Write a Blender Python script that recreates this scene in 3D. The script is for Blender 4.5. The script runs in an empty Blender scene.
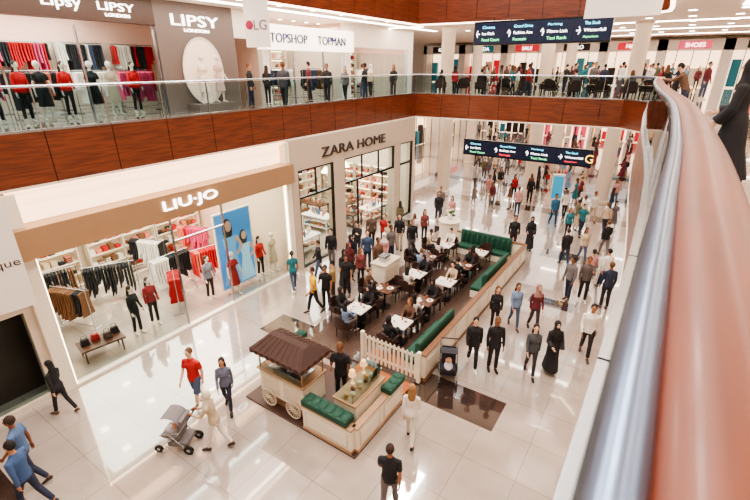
import bpy, math, random
from mathutils import Vector, Matrix
from mathutils.bvhtree import BVHTree
random.seed(7)
R=math.radians
sc=bpy.context.scene
COL=sc.collection
# ------------------------------------------------------------------ materials
def lin(c):
    o=[]
    for x in c:
        x=x/255.0
        o.append(x/12.92 if x<=0.04045 else ((x+0.055)/1.055)**2.4)
    return (o[0],o[1],o[2],1.0)
MC={}
def mat(name,col,rough=.5,metal=0.0,emit=0.0,var=.10,scale=6.0,coat=0.0):
    if name in MC: return MC[name]
    m=bpy.data.materials.new(name); m.use_nodes=True
    nt=m.node_tree; b=nt.nodes['Principled BSDF']
    L=lin(col)
    b.inputs['Roughness'].default_value=rough
    b.inputs['Metallic'].default_value=metal
    b.inputs['Coat Weight'].default_value=coat
    if emit>0:
        b.inputs['Base Color'].default_value=L
        b.inputs['Emission Color'].default_value=L
        b.inputs['Emission Strength'].default_value=emit
    elif var>0:
        tc=nt.nodes.new('ShaderNodeTexCoord'); no=nt.nodes.new('ShaderNodeTexNoise')
        no.inputs['Scale'].default_value=scale; no.inputs['Detail'].default_value=3
        mx=nt.nodes.new('ShaderNodeMix'); mx.data_type='RGBA'
        mx.inputs[6].default_value=tuple(x*(1-var) for x in L[:3])+(1,)
        mx.inputs[7].default_value=tuple(min(1,x*(1+var)) for x in L[:3])+(1,)
        nt.links.new(tc.outputs['Object'],no.inputs['Vector'])
        nt.links.new(no.outputs['Fac'],mx.inputs[0])
        nt.links.new(mx.outputs[2],b.inputs['Base Color'])
    else: b.inputs['Base Color'].default_value=L
    MC[name]=m
    return m
def cloth(c):
    return mat('fabric_%d_%d_%d'%c,c,.8,var=.12,scale=14)
def tile(name,c1,c2,mort,size,rough,ms=.012,mul=.35):
    m=bpy.data.materials.new(name); m.use_nodes=True; nt=m.node_tree; b=nt.nodes['Principled BSDF']
    tc=nt.nodes.new('ShaderNodeTexCoord'); br=nt.nodes.new('ShaderNodeTexBrick')
    br.offset=0; br.squash=1
    br.inputs['Scale'].default_value=1; br.inputs['Brick Width'].default_value=size; br.inputs['Row Height'].default_value=size
    br.inputs['Mortar Size'].default_value=ms; br.inputs['Color1'].default_value=lin(c1); br.inputs['Color2'].default_value=lin(c2)
    br.inputs['Mortar'].default_value=lin(mort)
    no=nt.nodes.new('ShaderNodeTexNoise'); no.inputs['Scale'].default_value=1.1; no.inputs['Detail'].default_value=7
    mx=nt.nodes.new('ShaderNodeMix'); mx.data_type='RGBA'; mx.blend_type='MULTIPLY'; mx.inputs[0].default_value=mul
    nt.links.new(tc.outputs['Object'],br.inputs['Vector']); nt.links.new(tc.outputs['Object'],no.inputs['Vector'])
    nt.links.new(br.outputs['Color'],mx.inputs[6]); nt.links.new(no.outputs['Fac'],mx.inputs[7])
    nt.links.new(mx.outputs[2],b.inputs['Base Color']); b.inputs['Roughness'].default_value=rough
    b.inputs['Specular IOR Level'].default_value=.9
    b.inputs['Coat Weight'].default_value=1.0; b.inputs['Coat Roughness'].default_value=.03; b.inputs['Coat IOR'].default_value=1.85
    return m
def wood(name,c1,c2,rough,coat,sx=(1,12,12)):
    m=bpy.data.materials.new(name); m.use_nodes=True; nt=m.node_tree; b=nt.nodes['Principled BSDF']
    tc=nt.nodes.new('ShaderNodeTexCoord'); mp=nt.nodes.new('ShaderNodeMapping'); mp.inputs['Scale'].default_value=sx
    no=nt.nodes.new('ShaderNodeTexNoise'); no.inputs['Scale'].default_value=1.5; no.inputs['Detail'].default_value=5
    cr=nt.nodes.new('ShaderNodeValToRGB'); cr.color_ramp.elements[0].color=lin(c1); cr.color_ramp.elements[1].color=lin(c2)
    cr.color_ramp.elements[0].position=.3; cr.color_ramp.elements[1].position=.7
    nt.links.new(tc.outputs['Object'],mp.inputs['Vector']); nt.links.new(mp.outputs['Vector'],no.inputs['Vector'])
    nt.links.new(no.outputs['Fac'],cr.inputs['Fac']); nt.links.new(cr.outputs['Color'],b.inputs['Base Color'])
    b.inputs['Roughness'].default_value=rough; b.inputs['Coat Weight'].default_value=coat; b.inputs['Coat Roughness'].default_value=.12
    return m
def glass(name,tint=(235,245,245),refl=.10):
    m=bpy.data.materials.new(name); m.use_nodes=True; nt=m.node_tree
    nt.nodes.remove(nt.nodes['Principled BSDF']); out=nt.nodes['Material Output']
    tr=nt.nodes.new('ShaderNodeBsdfTransparent'); tr.inputs['Color'].default_value=lin(tint)
    gl=nt.nodes.new('ShaderNodeBsdfGlossy'); gl.inputs['Roughness'].default_value=.03
    fr=nt.nodes.new('ShaderNodeLayerWeight'); fr.inputs['Blend'].default_value=refl
    mx=nt.nodes.new('ShaderNodeMixShader')
    nt.links.new(fr.outputs['Fresnel'],mx.inputs[0]); nt.links.new(tr.outputs[0],mx.inputs[1]); nt.links.new(gl.outputs[0],mx.inputs[2])
    nt.links.new(mx.outputs[0],out.inputs['Surface'])
    return m
m_floor=tile('polished_cream_tile',(196,178,165),(188,171,158),(160,142,130),1.2,.12,.009,.5)
m_upfloor=tile('upper_cream_tile',(200,182,170),(190,172,160),(160,142,130),1.2,.12)
m_dark_tile=tile('dark_stone_tile',(76,56,50),(62,47,42),(50,40,36),.6,.12)
m_mosaic=tile('brown_mosaic',(84,56,44),(62,42,34),(112,84,68),.12,.4,.01)
m_wood_fascia=wood('walnut_panel',(76,32,19),(118,56,32),.3,.3,(1,1,14))
m_wood_rail=wood('handrail_wood',(84,34,10),(120,52,16),.42,.06,(8,.8,8))
m_deck=wood('orange_wood_deck',(150,78,38),(184,106,54),.5,.1,(2,14,1))
m_steel=mat('brushed_steel',(180,184,190),.25,1.0,var=.05)
m_rsteel=mat('steel_tube',(120,134,160),.3,1.0,var=.04)
m_black=mat('black_metal',(22,20,20),.4,.3,var=.05)
m_white=mat('white_paint',(232,222,212),.55,var=.03)
m_cream=mat('cream_plaster',(218,200,180),.6,var=.04)
m_warmwall=mat('warm_shop_wall',(216,190,166),.6,var=.04)
m_stone=mat('beige_stone',(192,172,152),.4,var=.06,scale=3)
m_gold=mat('bronze_gold_panel',(168,132,100),.35,.25,var=.06,scale=2)
m_darkwall=mat('dark_brown_wall',(74,52,44),.4,var=.08)
m_greywall=mat('taupe_portal',(112,98,92),.5,var=.05)
m_ceil=mat('white_ceiling',(232,218,204),.7,var=.02)
m_glass=glass('shop_glass'); m_rglass=glass('balustrade_glass',(218,230,232),.12)
m_warm=mat('warm_light_strip',(255,226,188),emit=7)
m_white_e=mat('white_light_panel',(255,240,222),emit=10)
m_cove=mat('cove_light',(255,222,186),emit=1.7)
m_lit=mat('lit_soffit_strip',(255,230,204),emit=4)
m_green=mat('green_velvet',(26,70,54),.7,var=.2,scale=9)
m_chair=mat('dark_wicker',(56,34,28),.6,var=.25,scale=40)
m_table=mat('white_marble_top',(230,222,212),.2,var=.06,scale=5)
m_tabwood=mat('dark_table_top',(84,54,40),.3,var=.1,scale=8)
m_kwhite=mat('cream_lacquer',(234,222,202),.4,var=.03)
m_mould=mat('wall_moulding',(206,190,168),.4,var=.04)
m_sign=mat('sign_board_dark',(18,22,38),.25,var=.1,scale=2)
m_signb=mat('sign_screen_navy',(14,26,52),.3,emit=.12)
m_let_w=mat('letter_white_lit',(255,252,245),emit=3)
m_let_c=mat('letter_cyan_lit',(110,214,240),emit=2.5)
m_let_g=mat('letter_green_lit',(110,226,150),emit=2.5)
m_let_r=mat('letter_red_lit',(240,60,60),emit=2.5)
m_let_y=mat('letter_yellow_lit',(255,200,70),emit=2)
m_let_d=mat('letter_dark',(60,52,50),.4,var=0)
m_let_b=mat('letter_navy',(40,52,96),.4,var=0)
# ------------------------------------------------------------------ mesh builder
class MB:
    def __init__(s): s.V=[];s.F=[];s.M=[]
    def add(s,V,F,mi):
        o=len(s.V); s.V+= [Vector(v) for v in V]; s.F+=[tuple(o+i for i in f) for f in F]; s.M+=[mi]*len(F)
    def box(s,x0,x1,y0,y1,z0,z1,mi=0):
        V=[(x0,y0,z0),(x1,y0,z0),(x1,y1,z0),(x0,y1,z0),(x0,y0,z1),(x1,y0,z1),(x1,y1,z1),(x0,y1,z1)]
        s.add(V,[(0,3,2,1),(4,5,6,7),(0,1,5,4),(1,2,6,5),(2,3,7,6),(3,0,4,7)],mi)
    def obox(s,c,sz,mi=0,rz=0,rx=0,ry=0,taper=1.0):
        M=Matrix.Translation(c)@Matrix.Rotation(rz,4,'Z')@Matrix.Rotation(rx,4,'X')@Matrix.Rotation(ry,4,'Y')
        a,b,h=sz[0]/2,sz[1]/2,sz[2]/2;t=taper
        V=[(-a,-b,-h),(a,-b,-h),(a,b,-h),(-a,b,-h),(-a*t,-b*t,h),(a*t,-b*t,h),(a*t,b*t,h),(-a*t,b*t,h)]
        s.add([M@Vector(v) for v in V],[(0,3,2,1),(4,5,6,7),(0,1,5,4),(1,2,6,5),(2,3,7,6),(3,0,4,7)],mi)
    def tube(s,pts,rad,n=10,mi=0,side=(1,0,0)):
        pts=[Vector(p) for p in pts]; side=Vector(side); V=[];F=[]
        N=len(pts)
        for i,p in enumerate(pts):
            t=(pts[min(i+1,N-1)]-pts[max(i-1,0)])
            if t.length<1e-6: t=Vector((0,0,1))
            t.normalize()
            a=side-t*side.dot(t)
            if a.length<1e-3: a=Vector((0,1,0))-t*t.y
            a.normalize(); b=t.cross(a)
            r=rad[i] if isinstance(rad,(list,tuple)) else rad
            ra,rb=r if isinstance(r,tuple) else (r,r)
            for k in range(n):
                q=2*math.pi*k/n
                V.append(p+a*(ra*math.cos(q))+b*(rb*math.sin(q)))
        for i in range(N-1):
            for k in range(n):
                k2=(k+1)%n
                F.append((i*n+k,i*n+k2,(i+1)*n+k2,(i+1)*n+k))
        F.append(tuple(range(n-1,-1,-1))); F.append(tuple((N-1)*n+k for k in range(n)))
        s.add(V,F,mi)
    def ell(s,c,r,mi=0,nu=12,nv=8,fn=None,M=None):
        V=[];F=[]
        for j in range(nv+1):
            th=math.pi*j/nv
            for i in range(nu):
                ph=2*math.pi*i/nu
                x,y,z=math.sin(th)*math.cos(ph),math.sin(th)*math.sin(ph),math.cos(th)
                if fn: x,y,z=fn(x,y,z)
                v=Vector((c[0]+x*r[0],c[1]+y*r[1],c[2]+z*r[2]))
                V.append(M@v if M else v)
        for j in range(nv):
            for i in range(nu):
                i2=(i+1)%nu
                F.append((j*nu+i,(j+1)*nu+i,(j+1)*nu+i2,j*nu+i2))
        s.add(V,F,mi)
    def lathe(s,prof,c=(0,0,0),n=16,mi=0):
        V=[];F=[]
        for r,z in prof:
            for k in range(n):
                q=2*math.pi*k/n; V.append((c[0]+r*math.cos(q),c[1]+r*math.sin(q),c[2]+z))
        for i in range(len(prof)-1):
            for k in range(n):
                k2=(k+1)%n; F.append((i*n+k,i*n+k2,(i+1)*n+k2,(i+1)*n+k))
        F.append(tuple(range(n-1,-1,-1))); F.append(tuple((len(prof)-1)*n+k for k in range(n)))
        s.add(V,F,mi)
    def prism(s,poly,z0,z1,mi=0):
        n=len(poly); V=[(p[0],p[1],z0) for p in poly]+[(p[0],p[1],z1) for p in poly]
        F=[tuple(range(n-1,-1,-1)),tuple(range(n,2*n))]+[(i,(i+1)%n,n+(i+1)%n,n+i) for i in range(n)]
        s.add(V,F,mi)
    def mesh(s,name,mats,smooth=True,ang=38):
        me=bpy.data.meshes.new(name); me.from_pydata([tuple(v) for v in s.V],[],s.F)
        me.validate()
        for m in mats: me.materials.append(m)
        if len(me.polygons)==len(s.M):
            me.polygons.foreach_set('material_index',s.M)
        if smooth:
            me.polygons.foreach_set('use_smooth',[True]*len(me.polygons))
            try: me.set_sharp_from_angle(angle=R(ang))
            except Exception: pass
        me.update()
        return me
    def obj(s,name,mats,loc=(0,0,0),rz=0,smooth=True,bevel=0,parent=None):
        me=s.mesh(name,mats,smooth)
        o=place(name,me,loc,rz,parent=parent)
        if bevel:
            b=o.modifiers.new('bevel','BEVEL'); b.width=bevel; b.segments=2; b.limit_method='ANGLE'
        return o
def place(name,me,loc=(0,0,0),rz=0,scale=1.0,parent=None):
    o=bpy.data.objects.new(name,me); COL.objects.link(o)
    o.location=loc; o.rotation_euler=(0,0,rz); o.scale=(scale,)*3 if not isinstance(scale,tuple) else scale
    if parent: o.parent=parent
    return o
def text(name,body,loc,h,m,face='x',width=None,depth=.03,parent=None,center=False):
    cu=bpy.data.curves.new(name,'FONT'); cu.body=body; cu.size=1; cu.extrude=depth; cu.resolution_u=3
    to=bpy.data.objects.new('tmp',cu); COL.objects.link(to)
    bpy.context.view_layer.update()
    dg=bpy.context.evaluated_depsgraph_get(); me=bpy.data.meshes.new_from_object(to.evaluated_get(dg))
    bpy.data.objects.remove(to)
    xs=[v.co.x for v in me.vertices]; ys=[v.co.y for v in me.vertices]
    w=max(xs)-min(xs); hh=max(ys)-min(ys); sy=h/hh; sx=(width/w) if width else sy
    for v in me.vertices: v.co=Vector(((v.co.x-min(xs)-(w/2 if center else 0))*sx,(v.co.y-min(ys))*sy,v.co.z))
    me.materials.append(m)
    o=bpy.data.objects.new(name,me); COL.objects.link(o); o.location=loc
    o.rotation_euler={'x':(R(90),0,R(90)),'-y':(R(90),0,0)}[face]
    if parent: o.parent=parent
    return o
def empty(name,loc=(0,0,0),rz=0):
    o=bpy.data.objects.new(name,None); COL.objects.link(o); o.location=loc; o.rotation_euler=(0,0,rz); o.empty_display_size=.2
    return o
# ------------------------------------------------------------------ heights
ZF=6.55; ZS=5.55; ZFT=6.8; ZR=7.78; Z3=10.2; ZC=10.4
XW=-12.3; XU=-16.3
right=[(0,-6),(0,-2),(0,0),(0,1.7),(-.01,3.7),(-.13,7),(-.47,11),(-.74,15),(-.92,19),(-1.0,21.4),(-1.12,22.3),(-1.5,23.0),(-2.1,23.32)]
def smoothpath(P,n=8):
    out=[]
    for i in range(len(P)-1):
        p0=Vector(P[max(i-1,0)]);p1=Vector(P[i]);p2=Vector(P[i+1]);p3=Vector(P[min(i+2,len(P)-1)])
        for k in range(n):
            t=k/n
            out.append(.5*((2*p1)+(p2-p0)*t+(2*p0-5*p1+4*p2-p3)*t*t+(3*p1-p0-3*p2+p3)*t**3))
    out.append(Vector(P[-1])); return out
RP=smoothpath(right,8)
def resample(P,step):
    P=[Vector(p) for p in P]; out=[P[0]]; acc=0
    for i in range(len(P)-1):
        d=(P[i+1]-P[i]).length; pos=0
        while acc+(d-pos)>=step:
            pos+=step-acc; acc=0; out.append(P[i].lerp(P[i+1],pos/d))
        acc+=d-pos
    if (out[-1]-P[-1]).length>.25: out.append(P[-1])
    return out
def sweep(mb,P,prof,mi):
    n=len(prof);V=[];F=[]
    for i,p in enumerate(P):
        t=(Vector(P[min(i+1,len(P)-1)])-Vector(P[max(i-1,0)])).normalized(); nr=Vector((t.y,-t.x))
        for a,z in prof: V.append((p[0]+nr.x*a,p[1]+nr.y*a,z))
    for i in range(len(P)-1):
        for k in range(n):
            k2=(k+1)%n; F.append((i*n+k,i*n+k2,(i+1)*n+k2,(i+1)*n+k))
    F.append(tuple(range(n-1,-1,-1))); F.append(tuple((len(P)-1)*n+k for k in range(n)))
    mb.add(V,F,mi)
# ------------------------------------------------------------------ shell
b=MB(); b.box(-30,12,-10,62,-.2,0); b.obj('floor',[m_floor],smooth=False)
b=MB()
for x0,x1,y0,y1 in [(-10.2,-2.1,8.25,9.4),(-12.2,-8.6,.2,1.2),(-12,-1,26.5,27.6),(-20,-1,38,39.2),(-3.2,-1.6,15.2,15.9),(-4.0,-.9,19.9,20.9),(-12.1,-9.4,19.9,20.9),(-16,-1,31.6,32.6)]:
    b.box(x0,x1,y0,y1,0,.004)
b.obj('trim_1',[m_dark_tile],smooth=False)
def slab(mb,z0,z1,mi):
    mb.prism([(-30,-10),(XW-.05,-10),(XW-.05,22.5),(-30,22.5)],z0,z1,mi)
    mb.prism([(-30,22.5),(XW,22.55),(-7,23.0),(-2.1,23.37),(-2.1,48),(-30,48)],z0,z1,mi)
    pr=[(p.x+.05,p.y) for p in RP if p.y<22.9]
    for i in range(len(pr)-1):
        mb.prism([pr[i],(12,pr[i][1]),(12,pr[i+1][1]),pr[i+1]],z0,z1,mi)
    mb.prism([pr[-1],(12,pr[-1][1]),(12,48),(-2.1,48),(-2.1,23.37),(-1.5,23.05)],z0,z1,mi)
b=MB(); slab(b,ZF-.06,ZF,0); b.obj('floor_upper',[m_upfloor],smooth=False)
b=MB(); slab(b,ZS+.05,ZF-.06,0); b.obj('ceiling_ground',[m_ceil],smooth=False)
b=MB(); slab(b,ZC,ZC+.3,0); b.obj('ceiling_upper',[m_ceil],smooth=False)
leftP=[(XW,-8),(XW,22.5)]
farP=[Vector((XW,22.5)),Vector((-7,22.95)),Vector((-2.1,23.32))]
rightP=list(reversed(RP))
def fascia(name,z0,z1,mlow):
    mb=MB()
    for P in (leftP,farP,rightP):
        Q=resample(P,1.55)
        for i in range(len(Q)-1):
            a,c=Q[i],Q[i+1]; d=c-a; ang=math.atan2(d.y,d.x); nr=Vector((d.y,-d.x)).normalized()
            cc=(a+c)/2+nr*.03
            mb.obox((cc.x,cc.y,(z0+z1)/2),(d.length-.02,.06,z1-z0),0,ang)
            cc=(a+c)/2-nr*.02
            mb.obox((cc.x,cc.y,(z0+z1)/2),(d.length,.05,z1-z0-.02),1,ang)
            mb.obox(((a+c)/2+nr*.0).to_3d()+Vector((0,0,z1+.02)),(d.length+.02,.14,.05),2,ang)
            mb.obox(((a+c)/2+nr*.0).to_3d()+Vector((0,0,z0-.03)),(d.length+.02,.14,.06),3,ang)
    mb.obj(name,[m_wood_fascia,m_black,m_steel,mlow],smooth=False)
fascia('fascia_panelling',ZS+.06,ZFT,m_ceil)
fascia('fascia_panelling',Z3,Z3+2.6,m_lit)
b=MB(); g=MB()
for P in (leftP,farP,rightP):
    Q=resample(P,1.55)
    for i in range(len(Q)-1):
        a,c=Q[i],Q[i+1]; d=c-a; ang=math.atan2(d.y,d.x); cc=(a+c)/2; nr=Vector((d.y,-d.x)).normalized()
        g.obox((cc.x,cc.y,(ZFT+ZR)/2-.0),(d.length-.03,.014,ZR-ZFT-.11),0,ang)
        pp=a-nr*.02
        b.obox((pp.x,pp.y,(ZFT+ZR)/2-.0),(.02,.04,ZR-ZFT-.09),0,ang)
for P in (leftP,farP):
    b.tube([(p[0],p[1],ZR) for p in P],.028,8,0,side=(0,0,1))
b.obj('balustrade_rail',[m_steel]); g.obj('balustrade_glass_panels',[m_rglass],smooth=False)
b=MB()
prof=[(-.034*math.cos(q)+.03,7.77+.034*math.sin(q)) for q in [2*math.pi*k/16 for k in range(16)]]
sweep(b,RP,prof,0)
wp=[]
for k in range(24):
    q=2*math.pi*k/24; cx,cz=math.cos(q),math.sin(q)
    wp.append((.164+.112*math.copysign(abs(cx)**.9,cx),7.75+.055*math.copysign(abs(cz)**.95,cz)))
wp=[(a,z) for a,z in reversed(wp)]
sweep(b,RP,wp,1)
b.obj('handrail',[m_rsteel,m_wood_rail])
b=MB(); b.box(-14,2,-10,25,17.5,17.8,0)
for x in (-9.5,-3):
    for y in (0,6,12,18): b.box(x-.6,x+.6,y-1.7,y+1.7,17.42,17.5,1)
b.box(-14,-13.8,-10,25,12.5,17.5,0); b.box(1.8,2,-10,25,12.5,17.5,0); b.box(-14,2,24.8,25,12.5,17.5,0)
b.obj('ceiling_atrium',[m_cream,m_white],smooth=False)
# walls
b=MB(); b.box(-30,-12.35,22.47,22.6,0,ZS); b.box(-24.2,-24,22.5,62,0,ZS); b.obj('wall_left',[m_cream],smooth=False)
b=MB(); b.box(-30,12,60,60.2,0,ZS+.1); b.obj('wall_back',[m_cream],smooth=False)
b=MB(); b.box(2.0,2.2,-10,62,0,ZS+.05); b.obj('wall_right',[m_cream],smooth=False)
b=MB(); b.box(-30,12,47.5,47.7,ZF,ZC); b.obj('wall_back',[m_cream],smooth=False)
b=MB(); b.box(11,11.2,-10,48,ZF,ZC); b.obj('wall_right',[m_cream],smooth=False)
b=MB(); b.box(-13,12,-10.2,-10,0,ZC+2); b.obj('wall_front',[m_cream],smooth=False)
# neighbouring boutique front at the far left, ground floor
b=MB(); b.box(-13.2,-13.1,-10,3.1,0,2.6,0); b.box(-12.9,-12.35,-10,3.1,2.6,ZS,1)
for y in (-4,-1.6,.8,2.9): b.box(-12.6,-12.35,y,y+.2,0,2.6,1)
b.box(-12.6,-12.35,-10,3.1,0,.12,1)
b.obj('wall_side_left',[m_darkwall,m_cream],smooth=False)
b=MB(); b.box(-12.45,-12.43,-4,3.0,.12,2.6,0); b.obj('window_7',[m_glass],smooth=False)
# ------------------------------------------------------------------ fashion shop (ground left)
b=MB()
b.box(-19.2,-19,3.1,12.4,0,ZS,0)
b.box(-19,-12.35,3.1,3.3,0,ZS,0); b.box(-19,-12.35,12.3,12.42,0,ZS,0)
b.obj('wall_shop_fashion',[m_warmwall],smooth=False)
b=MB(); b.box(-19,-12.6,3.3,12.3,4.1,4.2,0)
for y in (4.6,6.4,8.2,10.0,11.6):
    for x in (-13.5,-15,-16.8): b.box(x-.12,x+.12,y-.12,y+.12,4.08,4.1,1)
b.obj('ceiling_shop_fashion',[m_ceil,m_white_e],smooth=False)
b=MB(); b.box(-12.55,-12.0,3.0,12.3,3.95,4.7,0)
b.box(-12.5,-12.2,3.1,3.45,0,3.95,1); b.box(-12.5,-12.2,3.1,3.45,4.7,5.5,1)
b.box(-12.5,-12.2,12.05,12.3,0,3.95,1); b.box(-12.5,-12.2,12.05,12.3,4.7,5.5,1)
b.box(-12.62,-12.55,3.3,12.3,4.7,5.55,2)
b.box(-12.55,-12.3,3.3,12.3,5.42,5.5,2)
b.box(-12.4,-12.2,3.45,12.05,0,.08,1)
b.box(-12.36,-12.3,3.45,3.5,.08,3.95,3); b.box(-12.36,-12.3,3.45,12.05,3.88,3.95,3); b.box(-12.36,-12.3,12.0,12.05,.08,3.95,3)
b.obj('shopfront_frame',[m_gold,m_kwhite,m_cove,m_warm],smooth=False,bevel=.01)
b=MB(); fr=MB()
for y0,y1 in [(3.5,7.03),(8.97,12.0)]:
    b.box(-12.32,-12.3,y0,y1,.08,3.88,0)
b.obj('window_1',[m_glass],smooth=False)
for y in (7.05,8.95): fr.box(-12.35,-12.27,y-.02,y+.02,.08,3.88,0)
fr.box(-12.35,-12.27,7.05,8.95,3.1,3.14,0)
fr.obj('door_1',[m_steel],smooth=False)
text('shop_sign_lettering','LIU·JO',(-11.97,6.75,4.15),.38,m_let_w,'x',1.9,.03)
# ------------------------------------------------------------------ home shop
b=MB()
x0,x1=-12.6,-12.2
b.box(x0,x1,12.32,22.44,4.3,ZS,0)
for y0,y1 in [(12.32,12.7),(15.0,15.8),(20.2,20.8),(22.2,22.44)]: b.box(x0,x1,y0,y1,0,4.3,0)
b.obj('wall_shop_home_front',[m_stone],smooth=False,bevel=.01)
fr=MB(); gl=MB()
for y0,y1,door in [(12.7,15.0,0),(15.8,20.2,1),(20.8,22.2,0)]:
    for (a,c,z0,z1) in [(y0,y1,4.24,4.3),(y0,y1,3.1,3.18),(y0,y0+.06,0 if not door else 3.1,4.3),(y1-.06,y1,0 if not door else 3.1,4.3),(y0,y1,0,.06) if not door else (y0,y1,3.1,3.16)]:
        fr.box(-12.35,-12.22,a,c,z0,z1,0)
    n=2 if y1-y0>2 else 1
    if door: n=3
    for k in range(1,n):
        yy=y0+(y1-y0)*k/n; fr.box(-12.33,-12.25,yy-.025,yy+.025,3.1,4.3,0)
    gl.box(-12.3,-12.29,y0,y1,3.18,4.24,0)
    if not door: gl.box(-12.3,-12.29,y0,y1,.06,3.1,0)
for yy in (16.9,19.1): fr.box(-12.33,-12.25,yy-.025,yy+.025,0,3.1,0)
gl.box(-12.3,-12.29,15.8,16.9,0,3.1,0); gl.box(-12.3,-12.29,19.1,20.2,0,3.1,0)
fr.obj('window_2',[m_black],smooth=False); gl.obj('window_3',[m_glass],smooth=False)
b=MB(); b.box(-19.2,-19,12.42,22.45,0,ZS,0); b.obj('wall_shop_home',[m_warmwall],smooth=False)
b=MB(); b.box(-19,-12.6,12.42,22.45,4.4,4.5,0)
for y in (13.5,15.5,17.5,19.5,21.4):
    for x in (-13.5,-15,-16.8): b.box(x-.12,x+.12,y-.12,y+.12,4.38,4.4,1)
b.obj('ceiling_shop_home',[m_ceil,m_white_e],smooth=False)
text('shop_sign_lettering','ZARA HOME',(-12.17,14.2,4.62),.42,m_let_d,'x',5.0,.03)
# ------------------------------------------------------------------ shop furniture
PAL=[(30,28,32),(176,22,28),(206,180,152),(60,70,96),(120,80,54),(230,220,210),(206,120,100),(196,70,104)]
def garment(mb,x,y,z,h,w,mi,t=.05):
    V=[];F=[]
    rows=[(0,.12),(-.03,.42),(-.28,.36),(-h*.6,.38),(-h,.5)]
    for dz,ww in rows:
        ww*=w
        V+= [(x-t/2,y-ww/2,z+dz),(x+t/2,y-ww/2,z+dz),(x+t/2,y+ww/2,z+dz),(x-t/2,y+ww/2,z+dz)]
    for r in range(4):
        for k in range(4): F.append((r*4+k,r*4+(k+1)%4,(r+1)*4+(k+1)%4,(r+1)*4+k))
    F.append((0,1,2,3)); F.append((19,18,17,16)); mb.add(V,F,mi)
def rack(loc,rz,L=1.5,pal=(0,1,2,3),seed=0,z=1.5,name='clothing_rack'):
    rn=random.Random(seed); mb=MB()
    for sx in (-L/2,L/2):
        mb.tube([(sx,0,0.02),(sx,0,z)],.015,8,0); mb.tube([(sx,-.25,.02),(sx,.25,.02)],.018,8,0)
    mb.tube([(-L/2,0,z),(L/2,0,z)],.015,8,0,side=(0,0,1)); mb.tube([(-L/2,0,.15),(L/2,0,.15)],.012,8,0,side=(0,0,1))
    x=-L/2+.08; run=rn.randrange(len(pal))
    while x<L/2-.06:
        if rn.random()<.3: run=rn.randrange(len(pal))
        mb.tube([(x,0,z+.03),(x,0,z-.05)],.006,5,0)
        garment(mb,x,0,z-.05,rn.uniform(.55,1.15),rn.uniform(.9,1.15),1+run,.045); x+=rn.uniform(.07,.12)
    return mb.obj(name,[m_steel]+[cloth(PAL[i]) for i in pal],loc,rz,smooth=False)
def shelfunit(loc,rz,W=2.4,H=2.4,seed=0,home=False,name='display_shelves'):
    rn=random.Random(seed); mb=MB(); D=.4
    mb.box(-W/2,W/2,D/2-.03,D/2,0,H,0)
    for x in (-W/2,0,W/2): mb.box(x-.02,x+.02,-D/2,D/2,0,H,0)
    n=5
    for k in range(n+1):
        z=.05+k*(H-.07)/n; mb.box(-W/2,W/2,-D/2,D/2,z-.015,z+.015,0)
        if k==n: break
        mb.box(-W/2+.02,W/2-.02,D/2-.05,D/2-.035,z+.36,z+.385,1)
        x=-W/2+.15
        while x<W/2-.15:
            if abs(x)>.12:
                mi=2+rn.randrange(6); q=rn.random()
                if home and q<.5:
                    r=rn.uniform(.05,.1);h=rn.uniform(.15,.3)
                    mb.lathe([(r*.6,0),(r,h*.35),(r*.8,h*.7),(r*.35,h*.85),(r*.5,h)],(x,0,z+.016),10,mi)
                else:
                    zz=z+.016
                    for j in range(rn.randint(2,6)):
                        mb.box(x-.1,x+.1,-.13,.13,zz,zz+.038,2+(mi-2+(j%2)*(1 if q<.3 else 0))%6); zz+=.042
            x+=.26
    return mb.obj(name,[m_cream,m_warm]+[cloth(c) for c in (PAL[2],PAL[5],PAL[4],PAL[0],PAL[6],PAL[1])],loc,rz,smooth=True)
shelfunit((-18.7,5.2,0),R(90),2.8,2.6,1); shelfunit((-18.7,8.4,0),R(90),2.8,2.6,2); shelfunit((-18.7,11,0),R(90),2.2,2.6,3)
shelfunit((-14.3,3.55,0),R(180),2.2,2.6,4); shelfunit((-17,3.55,0),R(180),2.4,2.6,5)
rack((-16.2,6.6,0),R(60),1.7,(0,0,7,5),1); rack((-15.2,8.4,0),R(90),1.6,(0,5,2),2); rack((-17.4,8.8,0),R(20),1.6,(0,7,5),3)
rack((-14.6,9.8,0),R(80),1.6,(1,1,6),4); rack((-14.9,11.3,0),R(30),1.5,(1,5,6),5); rack((-15.4,4.9,0),R(20),1.4,(2,0,4),6)
rack((-13.7,7.6,0),R(150),1.0,(1,7,1),8,1.4); rack((-17.3,10.9,0),R(20),1.5,(1,6,7),9); rack((-17.2,5.2,0),R(80),1.4,(0,4,0),12)
b=MB(); b.box(-.6,.6,-.35,.35,.42,.48,0)
for x in (-.5,.5):
    for y in (-.27,.27): b.tube([(x,y,0),(x,y,.42)],.025,8,0)
for i,(x,y) in enumerate([(-.4,0),(-.1,.1),(.2,-.05),(.45,.12)]):
    b.obox((x,y,.59),(.24,.14,.2),1+i%3,taper=.8); b.tube([(x-.08,y,.68),(x-.06,y,.8),(x+.06,y,.8),(x+.08,y,.68)],.01,6,1+i%3,side=(0,1,0))
b.obj('handbag_table',[m_tabwood,cloth((34,28,32)),cloth((150,34,40)),cloth((80,60,54))],(-13.2,4.65,0),R(80),bevel=.008)
b=MB(); b.box(-.06,0,-.85,.85,.15,3.25,0); b.box(0,.006,-.8,.8,.2,3.2,1)
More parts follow.
